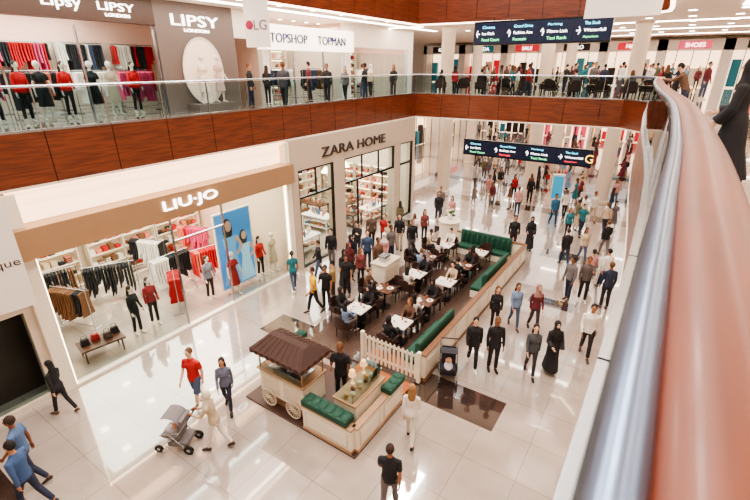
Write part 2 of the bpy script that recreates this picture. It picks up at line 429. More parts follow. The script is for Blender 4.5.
def flatfig(mb,y,z,s,mi_s,mi_c,mi_h,x=.008):
    mb.ell((x-.001,y-.03*s,z+1.42*s),(.004,.15*s,.28*s),mi_h,10,8); mb.ell((x+.004,y,z+1.5*s),(.004,.1*s,.14*s),mi_s,10,8)
    mb.add([(x,y-.06*s,z+1.4*s),(x,y+.06*s,z+1.4*s),(x,y+.08*s,z+1.2*s),(x,y-.08*s,z+1.2*s)],[(0,1,2,3)],mi_s)
    mb.add([(x+.002,y-.22*s,z+1.22*s),(x+.002,y+.22*s,z+1.22*s),(x+.002,y+.14*s,z+.85*s),(x+.002,y+.3*s,z),(x+.002,y-.3*s,z),(x+.002,y-.14*s,z+.85*s)],[(0,1,2,3,4,5)],mi_c)
    mb.tube([(x+.004,y+.2*s,z+1.18*s),(x+.004,y+.34*s,z+.9*s),(x+.004,y+.16*s,z+.72*s)],[(.045*s,.003)]*3,6,mi_s,side=(0,1,0))
flatfig(b,-.25,.35,1.55,2,3,4); flatfig(b,.42,.25,1.25,2,5,4)
b.obj('fashion_poster',[m_white,mat('poster_blue',(70,134,194),.4,emit=.4),mat('poster_skin',(206,160,136),.4,emit=.2),mat('poster_denim',(120,168,208),.4,emit=.3),mat('poster_hair',(70,58,60),.4,var=0),mat('poster_pale',(170,204,228),.4,emit=.3)],(-13.1,9.95,0),0,smooth=False)
for i,(x,y,r) in enumerate([(-18.7,14,90),(-18.7,17,90),(-18.7,20,90),(-15.0,22.15,0),(-17.5,22.15,0),(-15,12.75,180),(-17.3,12.75,180)]):
    shelfunit((x,y,0),R(r),2.6,2.6,10+i,True)
def tabled(loc,rz,seed):
    rn=random.Random(seed); b=MB(); b.box(-.9,.9,-.45,.45,.74,.79,0)
    for x in (-.82,.82):
        for y in (-.38,.38): b.box(x-.03,x+.03,y-.03,y+.03,0,.74,0)
    b.box(-.85,.85,-.4,.4,.2,.23,0)
    for k in range(9):
        x=-.75+k*.19;y=rn.uniform(-.25,.25);r=rn.uniform(.05,.09);h=rn.uniform(.12,.38)
        b.lathe([(r*.6,0),(r,h*.35),(r*.8,h*.7),(r*.35,h*.85),(r*.45,h)],(x,y,.79),10,1+rn.randrange(4))
        b.obox((x,-y*.5,.27),(.15,.3,.08),1+rn.randrange(4))
    b.obj('homeware_table',[m_tabwood if seed%2 else m_white,m_kwhite,cloth(PAL[6]),mat('glazed_blue',(90,120,140),.2),m_gold],loc,rz)
for i,(x,y,r) in enumerate([(-13.5,14.0,90),(-15.6,14.6,90),(-15,17.0,0),(-16.8,18.6,0),(-13.5,20,90),(-15.2,20.0,90),(-17.2,16.2,0),(-14.2,18.3,0)]): tabled((x,y,0),R(r),i)
b=MB()
for x,y in [(-14.2,16.8),(-14.2,18.4),(-14.2,13.8)]:
    b.tube([(x,y,4.4),(x,y,3.5)],.01,6,0); b.lathe([(.06,.25),(.25,0),(.24,-.02),(.05,.2)],(x,y,3.25),16,1)
b.obj('pendant_lamps',[m_black,m_warm])
# ------------------------------------------------------------------ upper left shops
b=MB()
segs=[(-8,2.2),(10.2,13.7),(15.2,15.6),(21.4,21.9),(28.6,29.2)]
for y0,y1 in segs: b.box(XU-.3,XU,y0,y1,ZF,ZC,1 if y0==10.2 else 0)
b.box(XU-.3,XU+.02,2.2,10.2,9.55,ZC,2); b.box(XU-.3,XU+.25,15.2,21.9,8.9,9.95,3); b.box(XU-.3,XU,21.9,28.6,9.2,ZC,0); b.box(XU-.3,XU,13.7,15.2,9.3,ZC,0)
b.obj('wall_upper_left',[m_white,m_greywall,m_darkwall,mat('lit_white_fascia',(255,240,224),emit=1.5)],smooth=False)
b=MB(); b.box(-21.2,-21,-8,29,ZF,ZC,0)
for y in (2.0,13.9,15.3,21.6,28.9): b.box(-21,XU-.3,y-.06,y+.06,ZF,ZC,0)
b.obj('wall_upper_shops',[mat('dusty_rose_wall',(212,184,166),.6,var=.05)],smooth=False)
b=MB()
for y0,y1 in [(2.2,10.2),(15.6,21.4),(21.9,28.6)]:
    b.box(XU-.12,XU-.1,y0,y1,ZF,8.9,0)
b.obj('window_4',[m_glass],smooth=False)
b=MB()
for y in (2.2,4.8,7.5,10.15,17.3,19.6): b.box(XU-.15,XU-.06,y-.03,y+.03,ZF,9.4,0)
b.obj('window_5',[m_steel],smooth=False)
b=MB()
V=[];n=28
for k in range(n):
    q=2*math.pi*k/n
    V+=[(XU+.06,11.95+.95*math.cos(q),8.0+1.25*math.sin(q)),(XU+.02,11.95+.85*math.cos(q),8.0+1.15*math.sin(q))]
b.add(V,[(2*k,2*((k+1)%n),2*((k+1)%n)+1,2*k+1) for k in range(n)],0)
b.add([(XU+.015,11.95+.87*math.cos(2*math.pi*k/n),8.0+1.17*math.sin(2*math.pi*k/n)) for k in range(n)],[tuple(range(n))],1)
b.box(XU+.01,XU+.75,11.0,12.9,ZF,ZF+.25,2)
b.obj('window_6',[m_white,mat('niche_back',(226,204,184),.5,emit=.5),m_greywall],smooth=False)
text('shop_sign_lettering','LIPSY',(XU+.02,10.85,9.6),.38,m_let_w,'x',2.1)
text('shop_sign_lettering','LONDON',(XU+.02,11.35,9.4),.11,m_let_w,'x',1.1)
text('shop_sign_lettering','Lipsy',(XU+.04,6.7,9.78),.4,m_let_w,'x',1.1)
text('shop_sign_lettering','LIPSY',(XU+.04,8.3,9.88),.24,m_let_w,'x',1.2)
text('shop_sign_lettering','LONDON',(XU+.04,8.5,9.7),.1,m_let_w,'x',.8)
text('shop_sign_lettering','TOPSHOP',(XU+.27,15.5,9.2),.4,m_let_b,'x',2.5)
text('shop_sign_lettering','TOPMAN',(XU+.27,18.8,9.2),.4,m_let_b,'x',2.3)
for i,(x,y,r,p) in enumerate([(-17.9,3.2,90,(1,1,5)),(-18.6,5.2,80,(0,7,0)),(-17.9,6.6,90,(1,6,0)),(-18.6,8.8,90,(0,5,7)),(-19.6,4.2,20,(0,2,5)),(-19.6,7.4,20,(1,0,4)),(-18,16.6,90,(0,3,5)),(-18.2,18.4,90,(5,2,0)),(-18,20.4,90,(0,4,3)),(-18.2,23.5,90,(0,5,2)),(-18.2,26,90,(0,1,5)),(-17.9,10.0,90,(7,1,2))]):
    rack((x,y,ZF),R(r),1.5,p,20+i)
for i,(y,p) in enumerate([(3.4,(1,6,5)),(5.4,(0,1,2)),(7.4,(7,0,1)),(9.4,(0,3,5)),(11.6,(1,5,0))]): rack((-20.6,y,ZF),R(90),1.8,p,50+i,2.5)
for i,y in enumerate((17,19.8,24,27)): shelfunit((-20.7,y,ZF),R(90),2.5,2.6,30+i)
b=MB()
for y in range(3,13,1):
    for x in (-17.4,-19): b.lathe([(.09,0),(.09,.02)],(x,y,ZC-.02),10,0)
for y in range(16,28,1): b.lathe([(.1,0),(.1,.02)],(-18,y+.2,ZC-.02),10,0)
for y in range(4,24,2): b.lathe([(.12,0),(.12,.02)],(-14.0,y+.2,ZC-.02),10,0)
b.obj('downlights',[m_white_e])
b=MB()
for x0,x1,y0,y1 in [(-15.2,-14.9,-6,30),(-12.9,-12.7,-6,22),(-28,-14,26,26.3),(-13,-2,25,25.25),(-12,8,30,30.3),(-12,8,36,36.3),(-12,8,42,42.3),(1.2,1.45,-4,24),(4,4.3,-4,26)]:
    b.box(x0,x1,y0,y1,ZC-.03,ZC,0)
for i in range(12):
    for j in range(7): b.lathe([(.16,-.02),(.16,0)],(-13+i*1.8,24+j*2.9+1,ZC),10,0)
b.obj('ceiling_light_strips',[m_white_e],smooth=False)
b=MB()
for x in range(-22,2,4):
    for y in (26,31,36,41,47,53): b.box(x,x+1.2,y,y+.3,ZS+.02,ZS+.05,0)
for y in range(-6,22,3): b.box(.9,1.2,y,y+1,ZS+.02,ZS+.05,0)
b.obj('ceiling_lights_ground',[m_white_e],smooth=False)
def column(x,y,z0,z1,r):
    b=MB(); b.lathe([(r*1.15,0),(r*1.15,.15),(r,.2),(r,z1-z0-.25),(r*1.2,z1-z0-.05),(r*1.2,z1-z0)],(0,0,0),24,0); b.obj('column',[m_cream],(x,y,z0))
for x,y in [(-12.6,27.5),(-7.6,31),(-3,31),(-15,38),(-8,40),(-1.5,40)]: column(x,y,0,ZS+.05,.42)
for x,y in [(-12.6,27),(-7.6,31),(-2.5,30),(-15,38),(-8,40),(4.5,16),(5,26),(2.2,12)]: column(x,y,ZF,ZC,.4)
def farshop(name,x,y,z,W,H,face,cols,label=None,hd=1.0):
    mb=MB(); d=1.6
    mb.box(-W/2,-W/2+.35,-d,0,0,H,0); mb.box(W/2-.35,W/2,-d,0,0,H,0); mb.box(-W/2,W/2,-d,0,H-hd,H,0)
    mb.box(-W/4,W/4,-d-.03,-d,H-hd*.85,H-hd*.15,1)
    mb.box(-W/2,W/2,-.1,0,0,H-hd,2)
    rn=random.Random(int(x*7+y)); xx=-W/2+.5
    while xx<W/2-.7:
        mb.box(xx,xx+.6,-.5,-.12,.1,rn.uniform(1.0,2.4),3+rn.randrange(3)); xx+=.85
    for k in range(1,4): mb.box(-W/2+W*k/4-.03,-W/2+W*k/4+.03,-d,-d+.06,0,H-hd,6)
    o=mb.obj(name,[m_white,cols[0],m_cove,cols[1],cols[2],m_kwhite,m_black],(x,y,z),R({'-y':0,'x':90,'-x':-90}[face]),smooth=False)
    if label:
        text('lettering',label,(0,-d-.04,H-hd*.7),hd*.4,m_let_w,'-y',None,.01,parent=o,center=True)
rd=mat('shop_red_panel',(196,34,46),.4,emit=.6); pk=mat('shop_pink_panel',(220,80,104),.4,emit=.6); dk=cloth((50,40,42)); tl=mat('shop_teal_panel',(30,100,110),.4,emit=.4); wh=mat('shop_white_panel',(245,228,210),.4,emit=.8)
for i,(c0,c1,c2,lb) in enumerate([(dk,rd,tl,'GAP'),(tl,dk,rd,'MODA'),(rd,dk,pk,'SALE'),(dk,pk,tl,'VERO'),(rd,rd,dk,'H&M'),(pk,dk,rd,'SHOES'),(dk,tl,rd,'CAFE')]):
    farshop('shop_front',-22+i*4.4,47.4,ZF,4.4,3.6,'-y',(c0,c1,c2),lb,.8)
for i,x in enumerate((-19,-11.5,-4)): farshop('shop_front',x,59.9,0,7,4.5,'-y',((wh,rd,tl)[i],(dk,pk,rd)[i],tl))
for i,y in enumerate((27,35,43,51)): farshop('shop_front',-23.9,y,0,7,4.5,'x',((wh,tl,wh,rd)[i],dk,(rd,pk,tl,dk)[i]))
farshop('shop_front',10.9,20,ZF,7,3.5,'-x',(wh,dk,rd)); farshop('shop_front',10.9,30,ZF,7,3.5,'-x',(wh,dk,pk)); farshop('shop_front',10.9,12,ZF,7,3.5,'-x',(wh,dk,tl))
# ------------------------------------------------------------------ hanging signs
def hboard(x0,x1,y,z0,z1,ztop,g=False):
    e=empty('hanging_direction_sign',((x0+x1)/2,y,z0)); w=x1-x0;h=z1-z0
    b=MB(); b.box(-w/2,w/2,0,.22,0,h,0); b.box(-w/2-.03,w/2+.03,-.01,.23,h,h+.03,1); b.box(-w/2-.03,w/2+.03,-.01,.23,-.03,0,1)
    for k in (1,2,3): b.box(-w/2+w*k/4-.01,-w/2+w*k/4+.01,-.006,0,0,h,1)
    b.box(-w/2+.05,w/2-.05,-.004,0,.05,h-.05,2)
    for x in (-w*.35,w*.35): b.tube([(x,.11,h),(x,.11,ztop-z0)],.02,8,1)
    b.obj('board',[m_sign,m_black,m_signb],parent=e,smooth=False)
    W1=['Cinema','Grand Drive','Parking','The Souk'];W2=['Ice Rink','Fashion Ave','Metro Link','Waterfall'];W3=['Food Court','Fountain','Taxi Rank','Aquarium']
    for k in range(4):
        X0=-w/2+w*k/4
        text('lettering',['←','↑','↑','→'][k],(X0+.12,-.014,h*.3),h*.34,m_let_w,'-y',.18,.004,parent=e)
        for j,(s,m) in enumerate([(W1[k],m_let_c),(W2[k],m_let_w),(W3[k],m_let_r if (g and k%2) else m_let_g)]):
            text('lettering',s,(X0+.42,-.014,h*(.7-.28*j)),h*.13,m,'-y',.85 if len(s)>8 else .6,.004,parent=e)
    if g: text('lettering','G',(w/2-.3,-.016,h*.25),h*.5,m_let_y,'-y',None,.004,parent=e)
hboard(-9.0,-3.0,22.1,9.15,10.1,Z3+.1)
hboard(-9.7,-3.0,23.6,3.6,4.4,ZS+.05,True)
b=MB(); b.box(-.42,.42,0,.02,0,2.4,0); b.tube([(-.45,.01,2.4),(.45,.01,2.4)],.02,8,1,side=(0,0,1)); b.tube([(0,.01,2.4),(0,.01,3.2)],.01,6,1)
o=b.obj('hanging_banner',[m_white,m_steel],(-11.6,10.7,8.75),R(20),smooth=False)
text('lettering','LG',(-.1,-.01,.5),.28,mat('letter_grey',(110,100,104),.5,var=0),'-y',None,.004,parent=o)
bb=MB(); bb.ell((0,-.01,0),(.13,.008,.13),0,16,10); bb.obj('round_logo',[mat('logo_crimson',(166,20,70),.4,var=0)],(-.25,0,.64),parent=o)
b=MB(); b.box(-1.1,1.1,0,.02,0,2.0,0); b.tube([(-.8,.01,2),(-.8,.01,2.6)],.01,6,1); b.tube([(.8,.01,2),(.8,.01,2.6)],.01,6,1)
b.obj('hanging_banner',[m_white,m_steel],(-2.2,17.5,9.65),0,smooth=False)
b=MB(); b.box(0,.03,-.6,.6,0,2.55,0); b.tube([(.015,-.5,2.55),(.015,-.5,2.62)],.01,6,1); b.tube([(.015,.5,2.55),(.015,.5,2.62)],.01,6,1)
o=b.obj('hanging_banner',[m_white,m_steel],(-11.9,2.5,2.95),R(-8),smooth=False)
text('lettering','boutique',(.035,-.6,1.0),.24,m_let_d,'x',1.15,.004,parent=o)
# ------------------------------------------------------------------ cafe island
b=MB()
b.box(-8.7,-4.48,8.62,18.5,0,.05,0); b.box(-6.3,-4.52,8.02,8.62,0,.05,1); b.box(-6.3,-4.6,8.95,9.5,.05,.056,1)
b.obj('cafe_platform',[m_mosaic,m_deck],smooth=False)
def pwall(mb,x0,y0,x1,y1,h,t=.14):
    d=Vector((x1-x0,y1-y0)); L=d.length; ang=math.atan2(d.y,d.x); c=((x0+x1)/2,(y0+y1)/2)
    mb.obox((c[0],c[1],h/2),(L,t,h),0,ang); mb.obox((c[0],c[1],h+.02),(L+.04,t+.04,.05),1,ang); mb.obox((c[0],c[1],.06),(L+.02,t+.05,.12),1,ang)
    n=max(1,int(L/.95))
    for k in range(n):
        s=(k+.5)/n; px=x0+d.x*s;py=y0+d.y*s
        mb.obox((px,py,h*.55),(L/n-.18,t+.03,h*.62),2,ang); mb.obox((px,py,h*.55),(L/n-.26,t+.045,h*.54),0,ang)
b=MB()
pwall(b,-4.38,8.95,-4.38,18.62,.85); pwall(b,-4.4,18.62,-7.6,18.62,.85)
b.obj('cafe_partition',[m_kwhite,mat('partition_cap_brown',(120,80,54),.4),m_mould],smooth=False,bevel=.008)
def booth(x,y,L,rz):
    b=MB(); b.box(-L/2,L/2,-.3,.2,.0,.3,1); b.box(-L/2,L/2,-.32,.2,.3,.45,0); b.box(-L/2,L/2,.16,.3,.1,1.0,0)
    n=int(L/.22)
    for k in range(n):
        xx=-L/2+(k+.5)*L/n; b.tube([(xx,.15,.47),(xx,.14,.96)],[.063]*2,8,0)
    b.tube([(-L/2,.23,1.01),(L/2,.23,1.01)],.07,8,0,side=(0,0,1))
    b.obj('booth_bench',[m_green,m_kwhite],(x,y,.05),rz,bevel=.02)
booth(-4.83,10.2,2.3,R(-90)); booth(-4.83,15.4,2.4,R(-90)); booth(-6.1,18.16,2.4,0)
b=MB()
for k in range(13):
    x=-6.2+k*.14; b.box(x-.035,x+.035,-.012,.012,.08,.9,0); b.add([(x-.035,-.012,.9),(x+.035,-.012,.9),(x,-.012,.95),(x-.035,.012,.9),(x+.035,.012,.9),(x,.012,.95)],[(0,1,2),(5,4,3),(1,4,5,2),(0,2,5,3)],0)
for z in (.2,.78): b.box(-6.28,-4.42,.012,.04,z,z+.06,0)
for x in (-6.3,-4.42): b.box(x-.05,x+.05,-.05,.05,0,1.0,0)
b.obj('picket_fence',[m_kwhite],(0,8.8,.05),smooth=False)
b=MB()
pwall(b,-5.95,5.88,-4.5,5.88,.72,.2); pwall(b,-4.48,5.9,-4.48,7.9,.72,.14); pwall(b,-7.9,6.9,-7.9,8.0,.72,.14)
b.box(-8.0,-4.38,5.75,8.0,0,.05,3)
b.obj('kiosk_base',[m_kwhite,m_gold,m_mould,m_darkwall],smooth=False,bevel=.008)
def cushion(x0,x1,y0,y1,z):
    b=MB(); b.box(x0,x1,y0,y1,z,z+.16,0)
    L=max(x1-x0,y1-y0); n=int(L/.22)
    for k in range(n):
        s=(k+.5)/n
        if x1-x0>y1-y0: b.ell((x0+(x1-x0)*s,(y0+y1)/2,z+.15),(.12,(y1-y0)/2,.06),0,10,6)
        else: b.ell(((x0+x1)/2,y0+(y1-y0)*s,z+.15),((x1-x0)/2,.12,.06),0,10,6)
    b.obj('green_cushion',[m_green],bevel=.04)
cushion(-5.95,-4.62,5.75,6.1,.77); cushion(-8.05,-7.75,7.0,8.0,.77); cushion(-4.63,-4.33,7.2,7.9,.77)
e=empty('vending_cart',(-6.8,6.35,.05))
b=MB(); b.box(-.75,.75,-.4,.4,.3,1.0,0); b.box(-.8,.8,-.45,.45,1.0,1.05,1); b.box(-.65,-.08,-.415,-.4,.4,.9,2); b.box(.08,.65,-.415,-.4,.4,.9,2)
b.box(-.65,.65,-.33,.33,.0,.3,1)
b.box(-.55,.55,-.28,.28,1.05,1.07,3)
for x in (-.35,0,.35): b.lathe([(.12,0),(.14,.1),(.1,.14),(.02,.17)],(x,.05,1.07),14,3)
b.box(-.72,.72,-.42,-.41,1.05,1.28,4)
b.obj('cart_body',[m_kwhite,m_gold,mat('cart_panel',(214,198,176),.4),m_steel,m_glass],parent=e,bevel=.01)
b=MB()
for x in (-.72,.72):
    for y in (-.38,.38): b.tube([(x,y,.2),(x,y,1.72)],.02,8,0)
b.obj('posts',[m_gold],parent=e)
b=MB(); W,D,ZA=.86,.54,1.66
b.add([(-W,-D,ZA),(W,-D,ZA),(W,D,ZA),(-W,D,ZA),(-W*.7,-.1,ZA+.26),(W*.7,-.1,ZA+.26),(W*.7,.1,ZA+.26),(-W*.7,.1,ZA+.26)],[(0,1,5,4),(1,2,6,5),(2,3,7,6),(3,0,4,7),(4,5,6,7),(3,2,1,0)],0)
n=18
for k in range(n):
    x=-W+(k+.5)*2*W/n
    for y in (-D,D): b.box(x-W/n,x+W/n,y-.01,y+.01,ZA-.12+(.02 if k%2 else 0),ZA,k%2)
for k in range(10):
    y=-D+(k+.5)*2*D/10
    for x in (-W,W): b.box(x-.01,x+.01,y-D/10,y+D/10,ZA-.12,ZA,k%2)
for k in range(9):
    x=-.74+k*.185; b.tube([(x,-D,ZA+.01),(x*.7,-.1,ZA+.27)],.011,6,1); b.tube([(x,D,ZA+.01),(x*.7,.1,ZA+.27)],.011,6,1)
b.obj('awning',[cloth((62,40,34)),cloth((88,56,46))],parent=e,smooth=False)
b=MB()
for x in (.42,-.42):
    for k in range(24):
        q0=2*math.pi*k/24;q1=2*math.pi*(k+1)/24
        b.tube([(x+.24*math.cos(q0),-.46,.24+.24*math.sin(q0)),(x+.24*math.cos(q1),-.46,.24+.24*math.sin(q1))],.018,6,0,side=(0,1,0))
    for k in range(8):
        q=math.pi*k/8; b.tube([(x-.23*math.cos(q),-.46,.24-.23*math.sin(q)),(x+.23*math.cos(q),-.46,.24+.23*math.sin(q))],.01,6,0,side=(0,1,0))
    b.ell((x,-.46,.24),(.05,.04,.05),0)
b.obj('wheels',[m_mould],parent=e)
e=empty('pastry_counter',(-4.98,6.8,.05))
b=MB(); b.box(-.32,.32,-.6,.6,0,.95,0); b.box(-.34,.34,-.64,.64,.95,1.0,1); b.box(-.335,-.32,-.5,.5,.15,.8,2)
b.box(.2,.22,-.58,.58,1.0,1.35,3); b.box(-.3,.22,-.58,-.57,1.0,1.35,3); b.box(-.3,.22,.57,.58,1.0,1.35,3); b.box(-.3,.22,-.58,.58,1.35,1.37,3)
rn=random.Random(3)
for k in range(8):
    y=-.48+k*.135; b.ell((-.05+.1*(k%2),y,1.06),(.07,.05,.055),4+k%3,10,6); b.lathe([(.07,0),(.09,.01),(.09,.02)],(-.05+.1*(k%2),y,1.0),12,1)
b.obj('counter',[m_kwhite,m_gold,mat('cart_panel',(214,198,176)),m_glass,cloth((196,140,84)),cloth((232,210,170)),cloth((120,64,40))],parent=e,bevel=.006)
b=MB()
for y in (-.35,.1):
    b.lathe([(.05,0),(.02,.03),(.015,.2),(.03,.21),(.09,.22),(.06,.36),(.02,.38)],(.05,y,1.37),14,0)
b.obj('table_lamps',[mat('lamp_shade',(236,200,146),emit=.4)],parent=e)
def stand(name,x,y,r,h):
    b=MB(); b.lathe([(r*1.1,0),(r*1.1,.1),(r,.12),(r,h-.08),(r*1.15,h-.05),(r*1.15,h)],(0,0,0),20,0)
    b.lathe([(.09,0),(.13,.15),(.07,.28),(.1,.32)],(0,0,h),12,1)
    rn=random.Random(5)
    for k in range(22):
        q=rn.uniform(0,6.28);s=rn.uniform(0,.22); b.ell((s*math.cos(q),s*math.sin(q),h+.45+rn.uniform(-.1,.16)-s*.5),(.06,.06,.05),1+k%2,8,5)
    b.obj(name,[m_kwhite,m_white,mat('leaf_green',(70,110,60),.6)],(x,y,0))
stand('flower_pedestal',-8.4,19.4,.5,1.05)
b=MB(); b.box(-.55,.55,-.3,.3,0,1.05,0); b.box(-.6,.6,-.35,.35,1.05,1.1,1); b.box(-.45,.45,-.315,-.3,.15,.9,1)
b.box(-.3,.1,-.15,.15,1.1,1.35,2); b.obj('service_cabinet',[m_kwhite,m_mould,m_steel],(-8.35,13.3,.05),R(90),bevel=.01)
def tabmesh(top):
    b=MB(); b.box(-.34,.34,-.31,.31,.71,.75,0); b.tube([(0,0,0.03),(0,0,.71)],.035,10,1); b.lathe([(.24,0),(.24,.02),(.05,.05)],(0,0,0),16,1)
    b.lathe([(.1,0),(.12,.012)],(-.15,-.1,.75),12,2); b.lathe([(.03,0),(.045,.08)],(-.13,-.08,.762),10,2); b.lathe([(.1,0),(.12,.012)],(.17,.1,.75),12,2); b.lathe([(.025,0),(.035,.12)],(.02,.15,.75),10,3)
    b.ell((.17,.1,.77),(.06,.05,.03),3,8,5)
    return b.mesh('cafe_table',[top,m_black,m_white,mat('drink_amber',(150,80,40),.2)])
tabA=tabmesh(m_table); tabB=tabmesh(m_tabwood)
b=MB(); b.box(-.25,.25,-.24,.24,.38,.45,0)
for x in (-.22,.22):
    for y in (-.21,.21): b.tube([(x*1.05,y*1.05,0),(x,y,.38)],[.016,.022],8,1)
pts=[];
for k in range(9):
    q=math.pi*(k/8); pts.append((-.27*math.cos(q),-.24-.08*math.sin(q)+ (.2 if k in(0,8) else (.06 if k in (1,7) else 0))))
for i in range(8):
    a,c=pts[i],pts[i+1]; hz=[.66,.72,.82,.86,.86,.82,.72,.66][i]
    cx,cy=(a[0]+c[0])/2,(a[1]+c[1])/2; L=math.hypot(c[0]-a[0],c[1]-a[1])
    b.obox((cx,cy,.43+(hz-.43)/2),(L+.02,.04,hz-.43),0,math.atan2(c[1]-a[1],c[0]-a[0]))
for s in (-1,1): b.box(s*.27-.03,s*.27+.03,-.22,.18,.62,.66,0); b.tube([(s*.27,.16,.4),(s*.27,.16,.63)],.02,8,0)
chairm=b.mesh('armchair',[m_chair,m_black])
ZP=.05
seats=[]
tn=0
for xt in (-5.85,-7.45):
    for i,yt in enumerate((10.15,11.8,13.5,15.2,16.85)):
        xt2=-7.1 if (xt==-7.45 and yt==13.5) else xt
        place('cafe_table',tabA if (tn*3)%5<3 else tabB,(xt2,yt,ZP),0); tn+=1
        for (dx,dy,r) in [(0,-.66,0),(0,.66,180),(-.75,0,-90)]:
            if xt==-5.85 and dx<0: continue
            if xt2==-7.1 and dx<0: continue
            r2=R(r)+random.uniform(-.1,.1)
            seats.append((xt2+dx,yt+dy,r)); place('armchair',chairm,(xt2+dx,yt+dy,ZP),r2)
for i in range(9):
    x=-12.2+i*1.25
    place('armchair',chairm,(x,25.4+(i%2)*.3,ZF),R(180*(i%2)+20),1.15)
    if i%2==0: place('cafe_table',tabB,(x+.6,26.6,ZF),0); place('armchair',chairm,(x+.6,27.5,ZF),R(180),1.15)
# ------------------------------------------------------------------ people
def body(key,female=False,hip=(0,0),knee=(0,0),arm=((0,8,8),(0,8,8)),lean=0,bottom='pants',sleeve='long',hair='short',head=(0,0),bag=None):
    G={0:MB(),1:MB(),2:MB(),3:MB()}; X=MB()
    l=R(lean)
    def T(x,y,z): return Vector((x,y*math.cos(l)+z*math.sin(l),-y*math.sin(l)+z*math.cos(l)))
    sh=.155 if female else .18; hw=.08 if female else .085
    fk=.9 if female else 1.0
    if female: rings=[(-.07,.165,.125,-.01),(.02,.165,.122,-.01),(.11,.135,.1,0),(.19,.122,.092,0),(.30,.145,.12,.015),(.38,.148,.112,.008),(.44,.135,.085,0),(.485,.095,.068,0),(.53,.055,.055,0)]
    else: rings=[(-.08,.165,.12,0),(.02,.162,.118,0),(.12,.152,.112,0),(.22,.156,.112,0),(.33,.178,.122,.005),(.40,.182,.118,0),(.455,.155,.092,-.005),(.50,.1,.072,0),(.54,.06,.06,0)]
    G[1].tube([T(0,yo,z) for z,a,b_,yo in rings],[(a,b_) for z,a,b_,yo in rings],16)
    G[2].tube([(0,0,-.15),(0,0,-.05),(0,0,.04)],[(.13,.1),(.155,.11),(.15,.105)],14)
    G[0].tube([T(0,0,.46),T(0,.008,.56),T(0,.015,.64)],[.058,.052*fk,.05*fk],12)
    tl,sl=.43,.42
    for i,s in enumerate((-1,1)):
        a=R(hip[i]); k=R(knee[i])
        H0=Vector((s*hw,0,-.03)); K=H0+Vector((s*.01,math.sin(a),-math.cos(a)))*tl
        A=K+Vector((0,math.sin(a-k),-math.cos(a-k)))*sl
        up=H0+Vector((0,0,.05))
        if bottom in('pants','abaya'):
            w=1.0 if not female else .92
            G[2].tube([up,H0.lerp(K,.25),H0.lerp(K,.6),K,K.lerp(A,.35),K.lerp(A,.9)],[.09*w,.088*w,.072*w,.06*w,.06*w,.052*w],12)
            G[0].tube([K.lerp(A,.8),A],[.035,.035],8)
        elif bottom=='shorts':
            G[2].tube([up,H0.lerp(K,.3),H0.lerp(K,.95)],[.092,.09,.082],12)
        if bottom in('shorts','dress','skirt'):
            G[0].tube([H0.lerp(K,.3),H0.lerp(K,.7),K,K.lerp(A,.3),K.lerp(A,.8),A],[.075,.062,.05,.054,.036,.034],12)
        ph=max(0,-(a-k))*.75; fd=Vector((s*.12,math.cos(ph),-math.sin(ph))).normalized(); dn=Vector((0,-math.sin(ph),-math.cos(ph)))
        G[3].tube([A-fd*.055+dn*.045,A-fd*.02+dn*.03,A+fd*.06+dn*.04,A+fd*.14+dn*.055,A+fd*.19+dn*.062],[(.03,.03),(.04,.05),(.042,.036),(.042,.026),(.025,.015)],10,0)
        f,ab,eb=arm[i]; f=R(f);ab=R(ab);eb=R(eb)
        S=T(s*sh,0,.435); S0=T(s*.08,0,.455)
        du=Vector((s*math.sin(ab),math.sin(f)*math.cos(ab),-math.cos(f)*math.cos(ab)))
        E=S+du*.285
        df=Vector((s*math.sin(ab)*.5-s*.35*math.sin(eb),math.sin(f+eb),-math.cos(f+eb))).normalized()
        Wp=E+df*.25
        if sleeve=='long': G[1].tube([S0,S,S.lerp(E,.5),E,E.lerp(Wp,.5),E.lerp(Wp,.92)],[.055,.06*fk,.053*fk,.046*fk,.042*fk,.036],12)
        elif sleeve=='wide': G[1].tube([S0,S,S.lerp(E,.5),E,E.lerp(Wp,.5),E.lerp(Wp,.95)],[.06,.065,.065,.07,.075,.085],12)
        else:
            G[1].tube([S0,S,S.lerp(E,.62)],[.055,.062*fk,.06*fk],12)
            G[0].tube([S,S.lerp(E,.5),E,E.lerp(Wp,.3),Wp],[.045*fk,.044*fk,.037*fk,.04*fk,.026],10)
        G[0].tube([E.lerp(Wp,.8),Wp+df*.01],[.028,.026],10)
        n=Vector((-s,0,0)); n=(n-df*n.dot(df)).normalized(); w=df.cross(n)
        if w.y+w.z<0: w=-w
        X.tube([Wp-df*.01,Wp+df*.03,Wp+df*.085],[(.024,.018),(.037,.016),(.038,.013)],10,0,side=w)
        for q,(o,L) in enumerate([(.028,.07),(.009,.078),(-.01,.073),(-.028,.058)]):
            p=Wp+df*.08+w*o; ang=.25; P=[p]
            for seg in (.45,.32,.23):
                p=p+(df*math.cos(ang)+n*math.sin(ang))*L*seg; P.append(p); ang+=.4
            X.tube(P,[.0095,.009,.008,.006],6,0,side=w)
        p=Wp+df*.025+w*.03; d2=(w*.6+df*.8+n*.2).normalized()
        X.tube([p,p+d2*.035,p+d2*.035+(df*.9+n*.3+w*.2).normalized()*.03],[.013,.011,.008],6,0,side=n)
        if bag and i==1:
            bp=Wp+Vector((0,0,-.12)) ; X.obox((bp.x,bp.y,bp.z-.17),(.1,.3,.34),7); X.tube([(bp.x,bp.y-.08,bp.z),(bp.x,bp.y,bp.z+.08),(bp.x,bp.y+.08,bp.z)],.008,5,7)
